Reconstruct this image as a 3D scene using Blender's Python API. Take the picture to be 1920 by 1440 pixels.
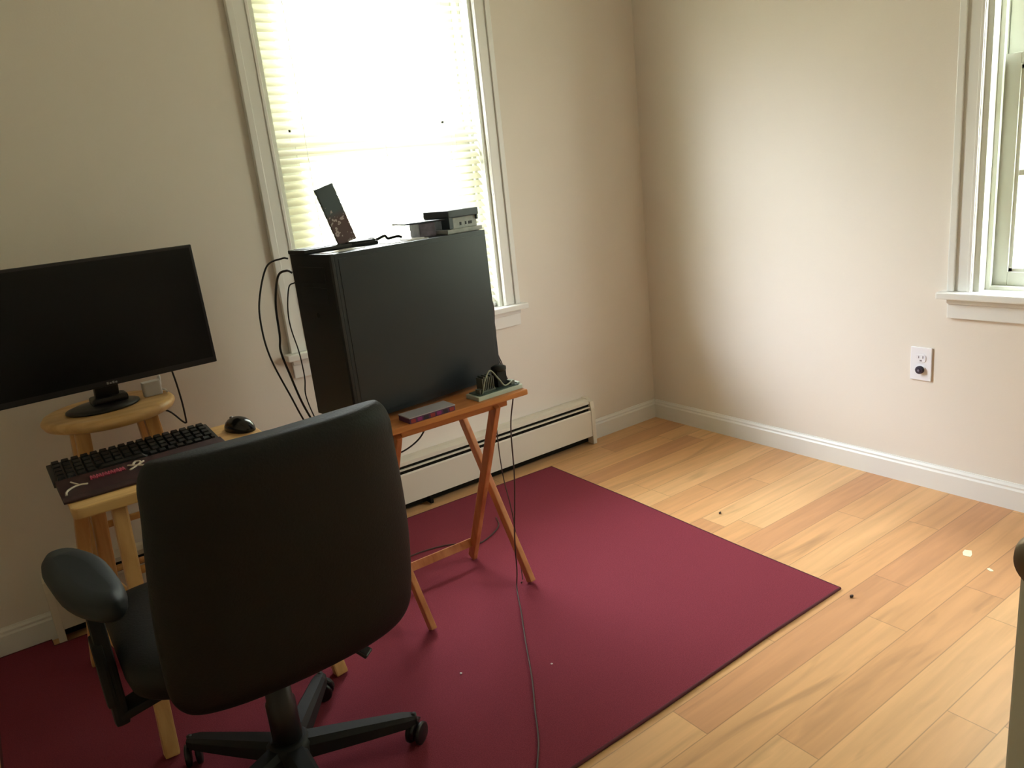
import bpy, bmesh, math, random
from mathutils import Vector, Matrix, Euler
random.seed(7)
for o in list(bpy.data.objects): bpy.data.objects.remove(o)
C = bpy.context.scene.collection
SC = bpy.context.scene

# ---------------- camera ----------------
CAM = Vector((-2.50769, -2.50013, 1.18829)); YAW, PITCH, ROLL, FPX = .595394, -.267244, -.109179, 1419.5
fw = Vector((math.sin(YAW)*math.cos(PITCH), math.cos(YAW)*math.cos(PITCH), math.sin(PITCH)))
rt = Vector((math.cos(YAW), -math.sin(YAW), 0)); up = rt.cross(fw)
r2 = rt*math.cos(ROLL)+up*math.sin(ROLL); u2 = -rt*math.sin(ROLL)+up*math.cos(ROLL)
cd = bpy.data.cameras.new('camera'); cam = bpy.data.objects.new('camera', cd); C.objects.link(cam)
cam.matrix_world = Matrix(((r2.x, u2.x, -fw.x, CAM.x), (r2.y, u2.y, -fw.y, CAM.y), (r2.z, u2.z, -fw.z, CAM.z), (0, 0, 0, 1)))
cd.sensor_fit = 'HORIZONTAL'; cd.sensor_width = 36; cd.lens = FPX/1920*36; cd.clip_start = .02
SC.camera = cam

# ---------------- world, light, exposure ----------------
SC.view_settings.view_transform = 'Standard'; SC.view_settings.look = 'None'
SC.view_settings.gamma = 1; SC.view_settings.use_curve_mapping = False
SC.view_settings.exposure = 0.2
W = bpy.data.worlds.new('World'); SC.world = W; W.use_nodes = True
wn = W.node_tree; wn.nodes.clear()
tc = wn.nodes.new('ShaderNodeTexCoord'); sp = wn.nodes.new('ShaderNodeSeparateXYZ')
rp = wn.nodes.new('ShaderNodeValToRGB'); bg = wn.nodes.new('ShaderNodeBackground'); wo = wn.nodes.new('ShaderNodeOutputWorld')
wn.links.new(tc.outputs['Generated'], sp.inputs[0])
mr = wn.nodes.new('ShaderNodeMapRange'); mr.inputs[1].default_value = -.3; mr.inputs[2].default_value = .6
wn.links.new(sp.outputs[2], mr.inputs[0]); wn.links.new(mr.outputs[0], rp.inputs[0])
el = rp.color_ramp.elements
el[0].position = 0; el[0].color = (.42, .46, .34, 1)
el[1].position = 1; el[1].color = (.89, .93, 1.0, 1)
e = el.new(.33); e.color = (.74, .78, .64, 1)
e = el.new(.5); e.color = (.92, .93, .92, 1)
mrx = wn.nodes.new('ShaderNodeMapRange'); mrx.inputs[1].default_value = .25; mrx.inputs[2].default_value = .8; wn.links.new(sp.outputs[0], mrx.inputs[0])
mxw = wn.nodes.new('ShaderNodeMix'); mxw.data_type = 'RGBA'; mxw.inputs[7].default_value = (.13, .15, .112, 1)   # trees stand beyond the right window
wn.links.new(mrx.outputs[0], mxw.inputs[0]); wn.links.new(rp.outputs[0], mxw.inputs[6]); wn.links.new(mxw.outputs[2], bg.inputs[0]); wn.links.new(bg.outputs[0], wo.inputs[0])
bg.inputs[1].default_value = 36.0
sl = bpy.data.lights.new('sun', 'SUN'); sl.energy = 9; sl.angle = math.radians(40); sl.color = (.70, .78, 1.0)
so = bpy.data.objects.new('sun', sl); C.objects.link(so)
so.rotation_euler = Vector((.71, -.49, -.57)).to_track_quat('-Z', 'Y').to_euler()

# ---------------- helpers ----------------
def lin(r, g, b):
    f = lambda v: (v/255/12.92) if v/255 <= .04045 else ((v/255+.055)/1.055)**2.4
    return (f(r), f(g), f(b), 1)

def mat(name, col, rough=.5, metal=0, spec=None, noise=None, bump=None, coat=0, sheen=0):
    """noise=(scale, amount) varies the colour, bump=(scale, strength)"""
    m = bpy.data.materials.new(name); m.use_nodes = True
    nt = m.node_tree; b = nt.nodes['Principled BSDF']
    b.inputs['Base Color'].default_value = col; b.inputs['Roughness'].default_value = rough
    b.inputs['Metallic'].default_value = metal
    if spec is not None: b.inputs['Specular IOR Level'].default_value = spec
    b.inputs['Coat Weight'].default_value = coat; b.inputs['Sheen Weight'].default_value = sheen
    co = nt.nodes.new('ShaderNodeTexCoord')
    if noise:
        n = nt.nodes.new('ShaderNodeTexNoise'); n.inputs['Scale'].default_value = noise[0]; n.inputs['Detail'].default_value = 6
        nt.links.new(co.outputs['Object'], n.inputs['Vector'])
        h = nt.nodes.new('ShaderNodeMapRange'); h.inputs[1].default_value = .3; h.inputs[2].default_value = .7
        h.inputs[3].default_value = 1-noise[1]; h.inputs[4].default_value = 1+noise[1]
        nt.links.new(n.outputs[0], h.inputs[0])
        mx = nt.nodes.new('ShaderNodeVectorMath'); mx.operation = 'SCALE'
        mx.inputs[0].default_value = col[:3]; nt.links.new(h.outputs[0], mx.inputs['Scale'])
        nt.links.new(mx.outputs[0], b.inputs['Base Color'])
    if bump:
        n = nt.nodes.new('ShaderNodeTexNoise'); n.inputs['Scale'].default_value = bump[0]; n.inputs['Detail'].default_value = 4
        nt.links.new(co.outputs['Object'], n.inputs['Vector'])
        bp = nt.nodes.new('ShaderNodeBump'); bp.inputs['Strength'].default_value = bump[1]; bp.inputs['Distance'].default_value = .002
        nt.links.new(n.outputs[0], bp.inputs['Height']); nt.links.new(bp.outputs[0], b.inputs['Normal'])
    return m

def wood_mat(name, c1, c2, axis=0, rough=.4):
    """grain running along an object axis"""
    m = bpy.data.materials.new(name); m.use_nodes = True; nt = m.node_tree; b = nt.nodes['Principled BSDF']
    co = nt.nodes.new('ShaderNodeTexCoord'); mp = nt.nodes.new('ShaderNodeMapping')
    s = [45, 45, 45]; s[axis] = 3; mp.inputs['Scale'].default_value = s
    n = nt.nodes.new('ShaderNodeTexNoise'); n.inputs['Scale'].default_value = 1; n.inputs['Detail'].default_value = 5; n.inputs['Distortion'].default_value = .4
    r = nt.nodes.new('ShaderNodeValToRGB'); r.color_ramp.elements[0].position = .3; r.color_ramp.elements[1].position = .7
    r.color_ramp.elements[0].color = c1; r.color_ramp.elements[1].color = c2
    nt.links.new(co.outputs['Object'], mp.inputs[0]); nt.links.new(mp.outputs[0], n.inputs['Vector'])
    nt.links.new(n.outputs[0], r.inputs[0]); nt.links.new(r.outputs[0], b.inputs['Base Color'])
    b.inputs['Roughness'].default_value = rough
    return m

def floor_mat():
    m = bpy.data.materials.new('maple_planks'); m.use_nodes = True; nt = m.node_tree; N = nt.nodes; L = nt.links
    b = N['Principled BSDF']
    def M(op, a, c=None, d=None):
        n = N.new('ShaderNodeMath'); n.operation = op
        for i, v in enumerate((a, c, d)):
            if v is None: continue
            if isinstance(v, (int, float)): n.inputs[i].default_value = v
            else: L.new(v, n.inputs[i])
        return n.outputs[0]
    co = N.new('ShaderNodeTexCoord'); s = N.new('ShaderNodeSeparateXYZ'); L.new(co.outputs['Object'], s.inputs[0])
    x, y = s.outputs[0], s.outputs[1]
    PW, PL = .0975, .82
    yr = M('DIVIDE', M('ADD', y, .008), PW); row = M('FLOOR', yr); fy = M('FRACT', yr)
    wr = N.new('ShaderNodeTexWhiteNoise'); wr.noise_dimensions = '1D'; L.new(row, wr.inputs['W'])
    xr = M('ADD', M('DIVIDE', x, PL), M('MULTIPLY', wr.outputs[0], 7.3)); cell = M('FLOOR', xr); fx = M('FRACT', xr)
    cb = N.new('ShaderNodeCombineXYZ'); L.new(cell, cb.inputs[0]); L.new(row, cb.inputs[1])
    wc = N.new('ShaderNodeTexWhiteNoise'); wc.noise_dimensions = '2D'; L.new(cb.outputs[0], wc.inputs['Vector'])
    # plank tone
    r = N.new('ShaderNodeValToRGB'); ce = r.color_ramp.elements
    ce[0].position = 0; ce[0].color = lin(202, 148, 104); ce[1].position = 1; ce[1].color = lin(226, 180, 128)
    e1 = ce.new(.2); e1.color = lin(212, 160, 110); e1 = ce.new(.6); e1.color = lin(220, 170, 118)
    L.new(wc.outputs[0], r.inputs[0])
    # grain, offset per plank
    off = N.new('ShaderNodeVectorMath'); off.operation = 'MULTIPLY_ADD'
    L.new(wc.outputs[1], off.inputs[0]); off.inputs[1].default_value = (9, 9, 9); L.new(co.outputs['Object'], off.inputs[2])
    def noise(sc, detail, dist):
        mp = N.new('ShaderNodeMapping'); mp.inputs['Scale'].default_value = sc; L.new(off.outputs[0], mp.inputs[0])
        n = N.new('ShaderNodeTexNoise'); n.inputs['Scale'].default_value = 1; n.inputs['Detail'].default_value = detail; n.inputs['Distortion'].default_value = dist
        L.new(mp.outputs[0], n.inputs['Vector']); return n.outputs[0]
    g = noise((3.0, 40, 1), 6, .5)
    gm = N.new('ShaderNodeMapRange'); gm.inputs[1].default_value = .3; gm.inputs[2].default_value = .7; gm.inputs[3].default_value = .88; gm.inputs[4].default_value = 1.08
    L.new(g, gm.inputs[0])
    # mineral streaks
    k = noise((1.7, 13, 1), 3, 1.2)
    km = N.new('ShaderNodeMapRange'); km.inputs[1].default_value = .60; km.inputs[2].default_value = .76; km.inputs[3].default_value = 1; km.inputs[4].default_value = .72
    L.new(k, km.inputs[0])
    # gaps
    dy = M('MULTIPLY', M('MINIMUM', fy, M('SUBTRACT', 1, fy)), PW); dx = M('MULTIPLY', M('MINIMUM', fx, M('SUBTRACT', 1, fx)), PL)
    d = M('MINIMUM', dy, dx)
    gp = N.new('ShaderNodeMapRange'); gp.inputs[1].default_value = .0004; gp.inputs[2].default_value = .0017; gp.inputs[3].default_value = .62; gp.inputs[4].default_value = 1
    L.new(d, gp.inputs[0])
    tot = M('MULTIPLY', M('MULTIPLY', gm.outputs[0], km.outputs[0]), gp.outputs[0])
    sc = N.new('ShaderNodeVectorMath'); sc.operation = 'SCALE'; L.new(r.outputs[0], sc.inputs[0]); L.new(tot, sc.inputs['Scale'])
    L.new(sc.outputs[0], b.inputs['Base Color'])
    b.inputs['Roughness'].default_value = .38; b.inputs['Specular IOR Level'].default_value = .4
    bp = N.new('ShaderNodeBump'); bp.inputs['Strength'].default_value = .15; bp.inputs['Distance'].default_value = .001
    L.new(gp.outputs[0], bp.inputs['Height']); L.new(bp.outputs[0], b.inputs['Normal'])
    return m

def link(name, bm, m=None, parent=None, smooth=False, **props):
    me = bpy.data.meshes.new(name); bm.normal_update(); bm.to_mesh(me); bm.free()
    o = bpy.data.objects.new(name, me); C.objects.link(o)
    if m is not None:
        for mm in (m if isinstance(m, (list, tuple)) else [m]): me.materials.append(mm)
    if smooth:
        for p in me.polygons: p.use_smooth = True
    if parent: o.parent = parent
    for k, v in props.items(): o[k] = v
    return o

def thing(name, label, cat, loc=(0, 0, 0), rz=0, group=None):
    o = bpy.data.objects.new(name, None); C.objects.link(o); o.empty_display_size = .05
    o.location = loc; o.rotation_euler = (0, 0, rz); o['label'] = label; o['category'] = cat
    if group: o['group'] = group
    return o

def tag(o, label, cat, group=None):
    o['label'] = label; o['category'] = cat
    if group: o['group'] = group
    return o

def box(bm, a, b, bev=0, mi=0, M=None, seg=2):
    """box between corners a and b"""
    t = bmesh.new(); bmesh.ops.create_cube(t, size=1)
    a = Vector(a); b = Vector(b)
    for v in t.verts: v.co = Vector((a.x+(v.co.x+.5)*(b.x-a.x), a.y+(v.co.y+.5)*(b.y-a.y), a.z+(v.co.z+.5)*(b.z-a.z)))
    if bev: bmesh.ops.bevel(t, geom=t.edges[:], offset=bev, segments=seg, profile=.6, affect='EDGES')
    join(bm, t, M, mi)
    return bm

def join(bm, t, M=None, mi=0, smooth=None):
    if M: bmesh.ops.transform(t, matrix=M, verts=t.verts)
    mp = {v: bm.verts.new(v.co) for v in t.verts}
    for f in t.faces:
        try: g = bm.faces.new([mp[v] for v in f.verts])
        except ValueError: continue
        g.material_index = mi; g.smooth = f.smooth if smooth is None else smooth
    t.free()

def bar(bm, p, q, w, h, upv=(0, 0, 1), bev=.002, mi=0):
    """rectangular bar from p to q: w across (perpendicular to upv), h along upv"""
    p = Vector(p); q = Vector(q); d = (q-p); L = d.length; d.normalize(); u = Vector(upv)
    s = d.cross(u).normalized(); u = s.cross(d).normalized()
    M = Matrix(((s.x, u.x, d.x, p.x), (s.y, u.y, d.y, p.y), (s.z, u.z, d.z, p.z), (0, 0, 0, 1)))
    box(bm, (-w/2, -h/2, 0), (w/2, h/2, L), bev, mi, M); return bm

def catmull(P, n=8):
    P = [Vector(p) for p in P]; Q = [P[0]*2-P[1]]+P+[P[-1]*2-P[-2]]; out = []
    for i in range(1, len(Q)-2):
        a, b, c, d = Q[i-1:i+3]
        for k in range(n):
            t = k/n
            out.append(.5*((2*b)+(c-a)*t+(2*a-5*b+4*c-d)*t*t+(3*b-a-3*c+d)*t**3))
    out.append(P[-1]); return out

def tube(bm, P, r, n=8, mi=0, rr=None, cap=True):
    P = [Vector(p) for p in P]; rings = []; prev = None
    for i, p in enumerate(P):
        d = (P[min(i+1, len(P)-1)]-P[max(i-1, 0)]).normalized()
        if prev is None:
            s = d.cross(Vector((0, 0, 1)));
            if s.length < .01: s = d.cross(Vector((1, 0, 0)))
        else: s = prev-d*prev.dot(d)
        s.normalize(); prev = s; t = d.cross(s); R = rr[i] if rr else r
        rings.append([bm.verts.new(p+(s*math.cos(2*math.pi*k/n)+t*math.sin(2*math.pi*k/n))*R) for k in range(n)])
    for a, b in zip(rings, rings[1:]):
        for k in range(n):
            f = bm.faces.new((a[k], a[(k+1) % n], b[(k+1) % n], b[k])); f.smooth = True; f.material_index = mi
    if cap:
        for rg in (rings[0][::-1], rings[-1]):
            f = bm.faces.new(rg); f.material_index = mi
    return bm

def lathe(bm, prof, n=32, c=(0, 0, 0), mi=0, M=None):
    """prof [(r,z)...]"""
    t = bmesh.new(); rings = []
    for r, z in prof:
        rings.append([t.verts.new((c[0]+r*math.cos(2*math.pi*k/n), c[1]+r*math.sin(2*math.pi*k/n), c[2]+z)) for k in range(n)])
    for a, b in zip(rings, rings[1:]):
        for k in range(n): t.faces.new((a[k], a[(k+1) % n], b[(k+1) % n], b[k])).smooth = True
    t.faces.new(rings[0][::-1]); t.faces.new(rings[-1])
    join(bm, t, M, mi); return bm

def prism(bm, pts, lo, hi, plane='xy', bev=0, mi=0, M=None):
    """extrude a polygon; plane names the two axes of pts"""
    t = bmesh.new()
    def mk(a, b, c):
        return {'xy': (a, b, c), 'xz': (a, c, b), 'yz': (c, a, b)}[plane]
    A = [t.verts.new(mk(a, b, lo)) for a, b in pts]; B = [t.verts.new(mk(a, b, hi)) for a, b in pts]
    n = len(pts)
    t.faces.new(A[::-1]); t.faces.new(B)
    for k in range(n): t.faces.new((A[k], A[(k+1) % n], B[(k+1) % n], B[k]))
    bmesh.ops.recalc_face_normals(t, faces=t.faces)
    if bev: bmesh.ops.bevel(t, geom=t.edges[:], offset=bev, segments=2, profile=.6, affect='EDGES')
    join(bm, t, M, mi); return bm

def rrect(w, h, r, n=6):
    out = []
    for cx, cy, a0 in ((w/2-r, h/2-r, 0), (-w/2+r, h/2-r, 90), (-w/2+r, -h/2+r, 180), (w/2-r, -h/2+r, 270)):
        for k in range(n+1):
            a = math.radians(a0+90*k/n); out.append((cx+r*math.cos(a), cy+r*math.sin(a)))
    return out
nb = bmesh.new
def cable(name, P, r, m, label, parent=None, group=None, n=8, extra=None):
    bm = nb(); tube(bm, catmull(P, n), r, 8)
    if extra: extra(bm)
    o = link(name, bm, m, parent, True)
    if parent is None: tag(o, label, 'cable', group)
    return o

# ---------------- materials ----------------
m_wall = mat('cream_wall_paint', lin(230, 221, 209), .75, noise=(3, .012), bump=(180, .12))
m_ceil = mat('ceiling_white', lin(242, 240, 234), .9)
m_trim = mat('white_trim_paint', lin(232, 230, 224), .4)
m_sash = mat('white_sash_paint', lin(226, 228, 216), .4)
m_floor = floor_mat()
m_rug = mat('burgundy_rug', lin(130, 53, 66), .95, spec=.15, noise=(420, .22), bump=(700, .8))
m_rugedge = mat('rug_binding', lin(84, 30, 38), .9)
m_heat = mat('heater_enamel', lin(222, 214, 196), .4)
m_heatdark = mat('heater_dark_slot', lin(30, 27, 20), .8, spec=.1)
m_black = mat('black_plastic', lin(26, 27, 28), .38)
m_blackm = mat('matte_black_plastic', lin(22, 23, 24), .6, spec=.35)
m_screen = mat('dark_screen', lin(11, 12, 11), .3, spec=.25)
m_case = mat('black_steel_case', lin(36, 43, 50), .34, metal=0, spec=.5)
m_casefront = mat('black_case_bezel', lin(24, 25, 27), .45)
m_leather = mat('black_chair_fabric', lin(19, 20, 19), .6, spec=.3, bump=(260, .3))
m_grey = mat('grey_metal', lin(120, 122, 124), .35, metal=.8)
m_tray = wood_mat('orange_pine', lin(188, 112, 56), lin(214, 142, 80), 0)
m_tray_leg = wood_mat('orange_pine_leg', lin(186, 112, 66), lin(212, 146, 92), 2)
m_stool = wood_mat('light_pine', lin(206, 158, 98), lin(228, 186, 126), 0)
m_stool_leg = wood_mat('light_pine_leg', lin(198, 146, 88), lin(222, 176, 116), 2)
m_cable = mat('black_cable', lin(22, 20, 20), .5)
m_bcable = mat('brown_cable', lin(70, 48, 42), .6)
m_white = mat('white_plastic', lin(228, 226, 224), .35)
m_plate = mat('outlet_white', lin(240, 238, 242), .3)
m_brass = mat('aged_brass', lin(138, 120, 94), .45, metal=.6)
m_door = mat('door_paint', lin(222, 220, 206), .45)

# ---------------- room shell ----------------
H = 2.35; XL = -3.45; YF = -4.3; T = .14
S = dict(kind='structure')
W1 = (-1.635, -.814, .69, 2.02)           # back window opening x0 x1 z0 z1
W2 = (-2.22, -1.405, .69, 2.02)           # right window opening y0 y1 z0 z1
bm = nb(); box(bm, (XL-T, YF-T, -.08), (T, T, 0)); link('floor', bm, m_floor, **S)
bm = nb(); box(bm, (XL-T, YF-T, H), (T, T, H+.1)); link('ceiling', bm, m_ceil, **S)
bm = nb()
box(bm, (XL-T, 0, 0), (W1[0], T, H)); box(bm, (W1[1], 0, 0), (T, T, H)); box(bm, (W1[0], 0, 0), (W1[1], T, W1[2]-.02)); box(bm, (W1[0], 0, W1[3]), (W1[1], T, H))
link('wall_back', bm, m_wall, **S)
bm = nb()
box(bm, (0, YF-T, 0), (T, W2[0], H)); box(bm, (0, W2[1], 0), (T, 0, H)); box(bm, (0, W2[0], 0), (T, W2[1], W2[2]-.02)); box(bm, (0, W2[0], W2[3]), (T, W2[1], H))
link('wall_right', bm, m_wall, **S)
bm = nb(); box(bm, (XL-T, YF, 0), (XL, 0, H)); link('wall_left', bm, m_wall, **S)
bm = nb(); box(bm, (XL-T, YF-T, 0), (0, YF, H)); link('wall_front', bm, m_wall, **S)

def bb_prof(h=.087, t=.014):
    return [(0, 0), (t, 0), (t, h-.022), (t-.004, h-.016), (t-.004, h-.010), (t-.009, h-.003), (t-.010, h), (0, h)]
bm = nb(); prism(bm, [(-a, b) for a, b in bb_prof()], -.435, -.0005, 'yz'); prism(bm, [(-a, b) for a, b in bb_prof()], XL, -2.556, 'yz')
link('baseboard_back', bm, m_trim, **S)
bm = nb(); prism(bm, [(-a, b) for a, b in bb_prof()], YF, -.012, 'xz'); link('baseboard_right', bm, m_trim, **S)
bm = nb(); prism(bm, [(XL+a, b) for a, b in bb_prof()], YF, -.012, 'xz'); link('baseboard_left', bm, m_trim, **S)

# ---- generic window: local frame u along wall, w into room, z up
def window(name, W, axis, sash_d, sw=.055, rows=3, cols=2):
    """axis 'x': back wall (room is -y); axis 'y': right wall (room is -x). depth d>0 goes outside."""
    u0, u1, z0, z1 = W
    def P(u, d, z): return (u, d, z) if axis == 'x' else (d, u, z)
    def bx(bm, ua, da, za, ub, db, zb, bev=.002):
        a = P(ua, da, za); b = P(ub, db, zb)
        box(bm, [min(i, j) for i, j in zip(a, b)], [max(i, j) for i, j in zip(a, b)], bev)
    root = bpy.data.objects.new(name, None); C.objects.link(root); root['kind'] = 'structure'
    cw = .07
    bm = nb()
    for s, ue in ((-1, u0), (1, u1)):
        bx(bm, ue, 0, z0, ue+s*cw, -.014, z1+cw); bx(bm, ue+s*(cw-.022), -.014, z0, ue+s*cw, -.022, z1+cw, .003); bx(bm, ue+s*.002, -.014, z0, ue+s*.012, -.018, z1)
    bx(bm, u0, 0, z1, u1, -.014, z1+cw); bx(bm, u0, -.014, z1+cw-.022, u1, -.022, z1+cw)
    link('window_casing', bm, m_trim, root)
    bm = nb(); bx(bm, u0-cw-.022, T*.4, z0-.022, u1+cw+.022, -.048, z0, .004); link('window_sill', bm, m_trim, root)
    bm = nb(); bx(bm, u0-cw, 0, z0-.022, u1+cw, -.014, z0-.088, .003); bx(bm, u0-cw, -.014, z0-.022, u1+cw, -.022, z0-.04, .003); link('window_apron', bm, m_trim, root)
    bm = nb()
    bx(bm, u0, 0, z0, u0+.016, T, z1, 0); bx(bm, u1-.016, 0, z0, u1, T, z1, 0); bx(bm, u0, 0, z1-.016, u1, T, z1, 0); bx(bm, u0, sash_d-.02, z0, u1, T+.03, z0+.012, 0)
    for s, ue in ((1, u0+.016), (-1, u1-.016)): bx(bm, ue, sash_d-.022, z0, ue+s*.014, sash_d-.008, z1, .002)
    link('window_jamb', bm, m_sash, root)
    zm = z0+(z1-z0)*.5
    def sash(nm, za, zb, d):
        a, b = u0+.018, u1-.018
        bm = nb()
        bx(bm, a, d, za, a+sw, d+.032, zb); bx(bm, b-sw, d, za, b, d+.032, zb)
        bx(bm, a+sw, d, za, b-sw, d+.032, za+sw*.85); bx(bm, a+sw, d, zb-sw*.7, b-sw, d+.032, zb)
        ins = .010
        for q in ((a+sw, za+sw*.85, a+sw+ins, zb-sw*.7), (b-sw-ins, za+sw*.85, b-sw, zb-sw*.7), (a+sw, za+sw*.85, b-sw, za+sw*.85+ins), (a+sw, zb-sw*.7-ins, b-sw, zb-sw*.7)):
            bx(bm, q[0], d+.006, q[1], q[2], d+.026, q[3], 0)
        for k in range(1, cols): u = a+(b-a)*k/cols; bx(bm, u-.008, d+.008, za+.03, u+.008, d+.024, zb-.03, 0)
        for k in range(1, rows): z = za+(zb-za)*k/rows; bx(bm, a+.03, d+.009, z-.008, b-.03, d+.023, z+.008, 0)
        s = link(nm, bm, m_sash, root)
        bm = nb(); bx(bm, a+sw*.9, d+.014, za+.04, b-sw*.9, d+.018, zb-.03, 0); g = link('window_pane', bm, m_glass, s)
    sash('lower_sash', z0+.012, zm+.02, sash_d)
    sash('upper_sash', zm-.02, z1-.016, sash_d+.036)
    return root

m_glass = bpy.data.materials.new('window_glass'); m_glass.use_nodes = True
nt = m_glass.node_tree; nt.nodes.clear()
o_ = nt.nodes.new('ShaderNodeOutputMaterial'); tr = nt.nodes.new('ShaderNodeBsdfTransparent'); gl = nt.nodes.new('ShaderNodeBsdfGlossy'); mx = nt.nodes.new('ShaderNodeMixShader')
gl.inputs['Roughness'].default_value = .02; mx.inputs[0].default_value = .06; tr.inputs[0].default_value = (.97, .985, .97, 1)
nt.links.new(tr.outputs[0], mx.inputs[1]); nt.links.new(gl.outputs[0], mx.inputs[2]); nt.links.new(mx.outputs[0], o_.inputs[0])
window('window_1', W1, 'x', .075, .085, 1, 1)
window('window_2', W2, 'y', .062, .050, 2, 2)

# daylight enters through both openings: portals steer the sky sampling
for nm, loc, rot, sx, sy in (('window_portal', ((W1[0]+W1[1])/2, T+.02, (W1[2]+W1[3])/2), (math.pi/2, 0, 0), W1[1]-W1[0], W1[3]-W1[2]),
                            ('window_portal', (T+.02, (W2[0]+W2[1])/2, (W2[2]+W2[3])/2), (math.pi/2, 0, -math.pi/2), W2[1]-W2[0], W2[3]-W2[2])):
    ld = bpy.data.lights.new(nm, 'AREA'); ld.shape = 'RECTANGLE'; ld.size = sx; ld.size_y = sy; ld.cycles.is_portal = True
    lo = bpy.data.objects.new(nm, ld); C.objects.link(lo); lo.location = loc; lo.rotation_euler = rot
    if nm and rot[2] == 0: lo.rotation_euler = (-math.pi/2, 0, 0)
    else: lo.rotation_euler = (-math.pi/2, 0, -math.pi/2)

# door standing open beside the camera
dr = bpy.data.objects.new('door_1', None); C.objects.link(dr); dr['kind'] = 'structure'
dr.location = (-1.908, -2.298, 0); dr.rotation_euler = (0, 0, math.radians(-92))
bm = nb(); box(bm, (0, -.036, .012), (.72, 0, 1.93), .002)
for z0_, z1_ in ((.12, .82), (.98, 1.80)):
    for a, b in ((.10, .33), (.40, .63)):
        box(bm, (a, 0, z0_), (b, .004, z1_), .003)
link('door_leaf', bm, m_door, dr)
bm = nb(); lathe(bm, [(.024, 0), (.024, .004), (.010, .006), (.009, .020), (.016, .026), (.025, .034), (.027, .044), (.024, .052), (.012, .056), (.002, .057)], 36, M=Matrix.Translation((.030, -.036, .905)) @ Matrix.Scale(.78, 4) @ Matrix.Rotation(math.pi/2, 4, 'X')); link('door_knob', bm, m_brass, dr)

# ---------------- baseboard heater ----------------
ht = thing('baseboard_heater', 'long low cream baseboard heater along the window wall with two dark slots', 'heater', (-.437, 0, 0))
HL = 2.10
bm = nb()
prism(bm, [(-.058, .042), (-.061, .042), (-.061, .155), (-.056, .160), (-.055, .158), (-.058, .153)], -HL, -.018, 'yz'); link('front_panel', bm, m_heat, ht)
bm = nb(); prism(bm, [(-.001, .008), (-.006, .008), (-.006, .198), (-.030, .204), (-.049, .200), (-.050, .189), (-.053, .189), (-.052, .203), (-.030, .209), (-.001, .209)], -HL, -.018, 'yz'); link('back_panel', bm, m_heat, ht)
bm = nb(); box(bm, (-HL, -.059, .1725), (-.02, -.050, .1785), .001); link('damper_blade', bm, m_heat, ht)
bm = nb(); box(bm, (-HL, -.048, .05), (-.02, -.008, .188)); box(bm, (-HL, -.030, .010), (-.02, -.008, .05)); link('fins_and_shade', bm, m_heatdark, ht)  # lower box is a dark strip put in for shade under the panel
for x0 in (-.018, -HL-.02):
    bm = nb(); prism(bm, [(0, .004), (-.064, .004), (-.064, .170), (-.058, .200), (-.030, .212), (0, .212)], x0, x0+.02, 'yz', .0015); link('end_cap', bm, m_heat, ht)
for x in (-.85, -1.6):
    bm = nb(); box(bm, (x, -.056, .006), (x+.012, -.008, .05), 0); link('support_bracket', bm, m_heatdark, ht)

# ---------------- window blind ----------------
m_slat = bpy.data.materials.new('blind_vinyl'); m_slat.use_nodes = True; nt = m_slat.node_tree; nt.nodes.clear()
o_ = nt.nodes.new('ShaderNodeOutputMaterial'); df = nt.nodes.new('ShaderNodeBsdfDiffuse'); tl = nt.nodes.new('ShaderNodeBsdfTranslucent'); mx = nt.nodes.new('ShaderNodeMixShader')
df.inputs[0].default_value = lin(240, 236, 220); tl.inputs[0].default_value = lin(238, 233, 218); mx.inputs[0].default_value = .4
nt.links.new(df.outputs[0], mx.inputs[1]); nt.links.new(tl.outputs[0], mx.inputs[2]); nt.links.new(mx.outputs[0], o_.inputs[0])
bl = thing('window_blind', 'white horizontal slat blind hanging in the bright back window', 'window blind', (0, 0, W1[2]))
PITCHZ = .0268; TILT = math.radians(42); SWD = .030
bm = nb(); z = .03
xa, xb = W1[0]+.02, W1[1]-.02
while z < W1[3]-W1[2]-.06:
    n = 4; A = []
    for k in range(n+1):
        s = (k/n-.5)*SWD; bow = .0018*(1-(2*k/n-1)**2)
        yy = .032+s*math.cos(TILT)-bow*math.sin(TILT); zz = z+s*math.sin(TILT)+bow*math.cos(TILT)
        A.append((bm.verts.new((xa, yy, zz)), bm.verts.new((xb, yy, zz))))
    for a, b in zip(A, A[1:]): bm.faces.new((a[0], a[1], b[1], b[0])).smooth = True
    z += PITCHZ
link('slats', bm, m_slat, bl)
bm = nb(); box(bm, (xa, .016, W1[3]-W1[2]-.055), (xb, .048, W1[3]-W1[2]-.017), .002); link('headrail', bm, m_white, bl)
bm = nb(); box(bm, (xa, .020, .003), (xb, .044, .014), .002); link('bottom_rail', bm, m_white, bl)
for x in (xa+.10, (xa+xb)/2, xb-.10):
    bm = nb(); tube(bm, [(x, .018, .01), (x, .018, W1[3]-W1[2]-.04)], .0009, 6); link('ladder_cord', bm, m_white, bl)

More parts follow.
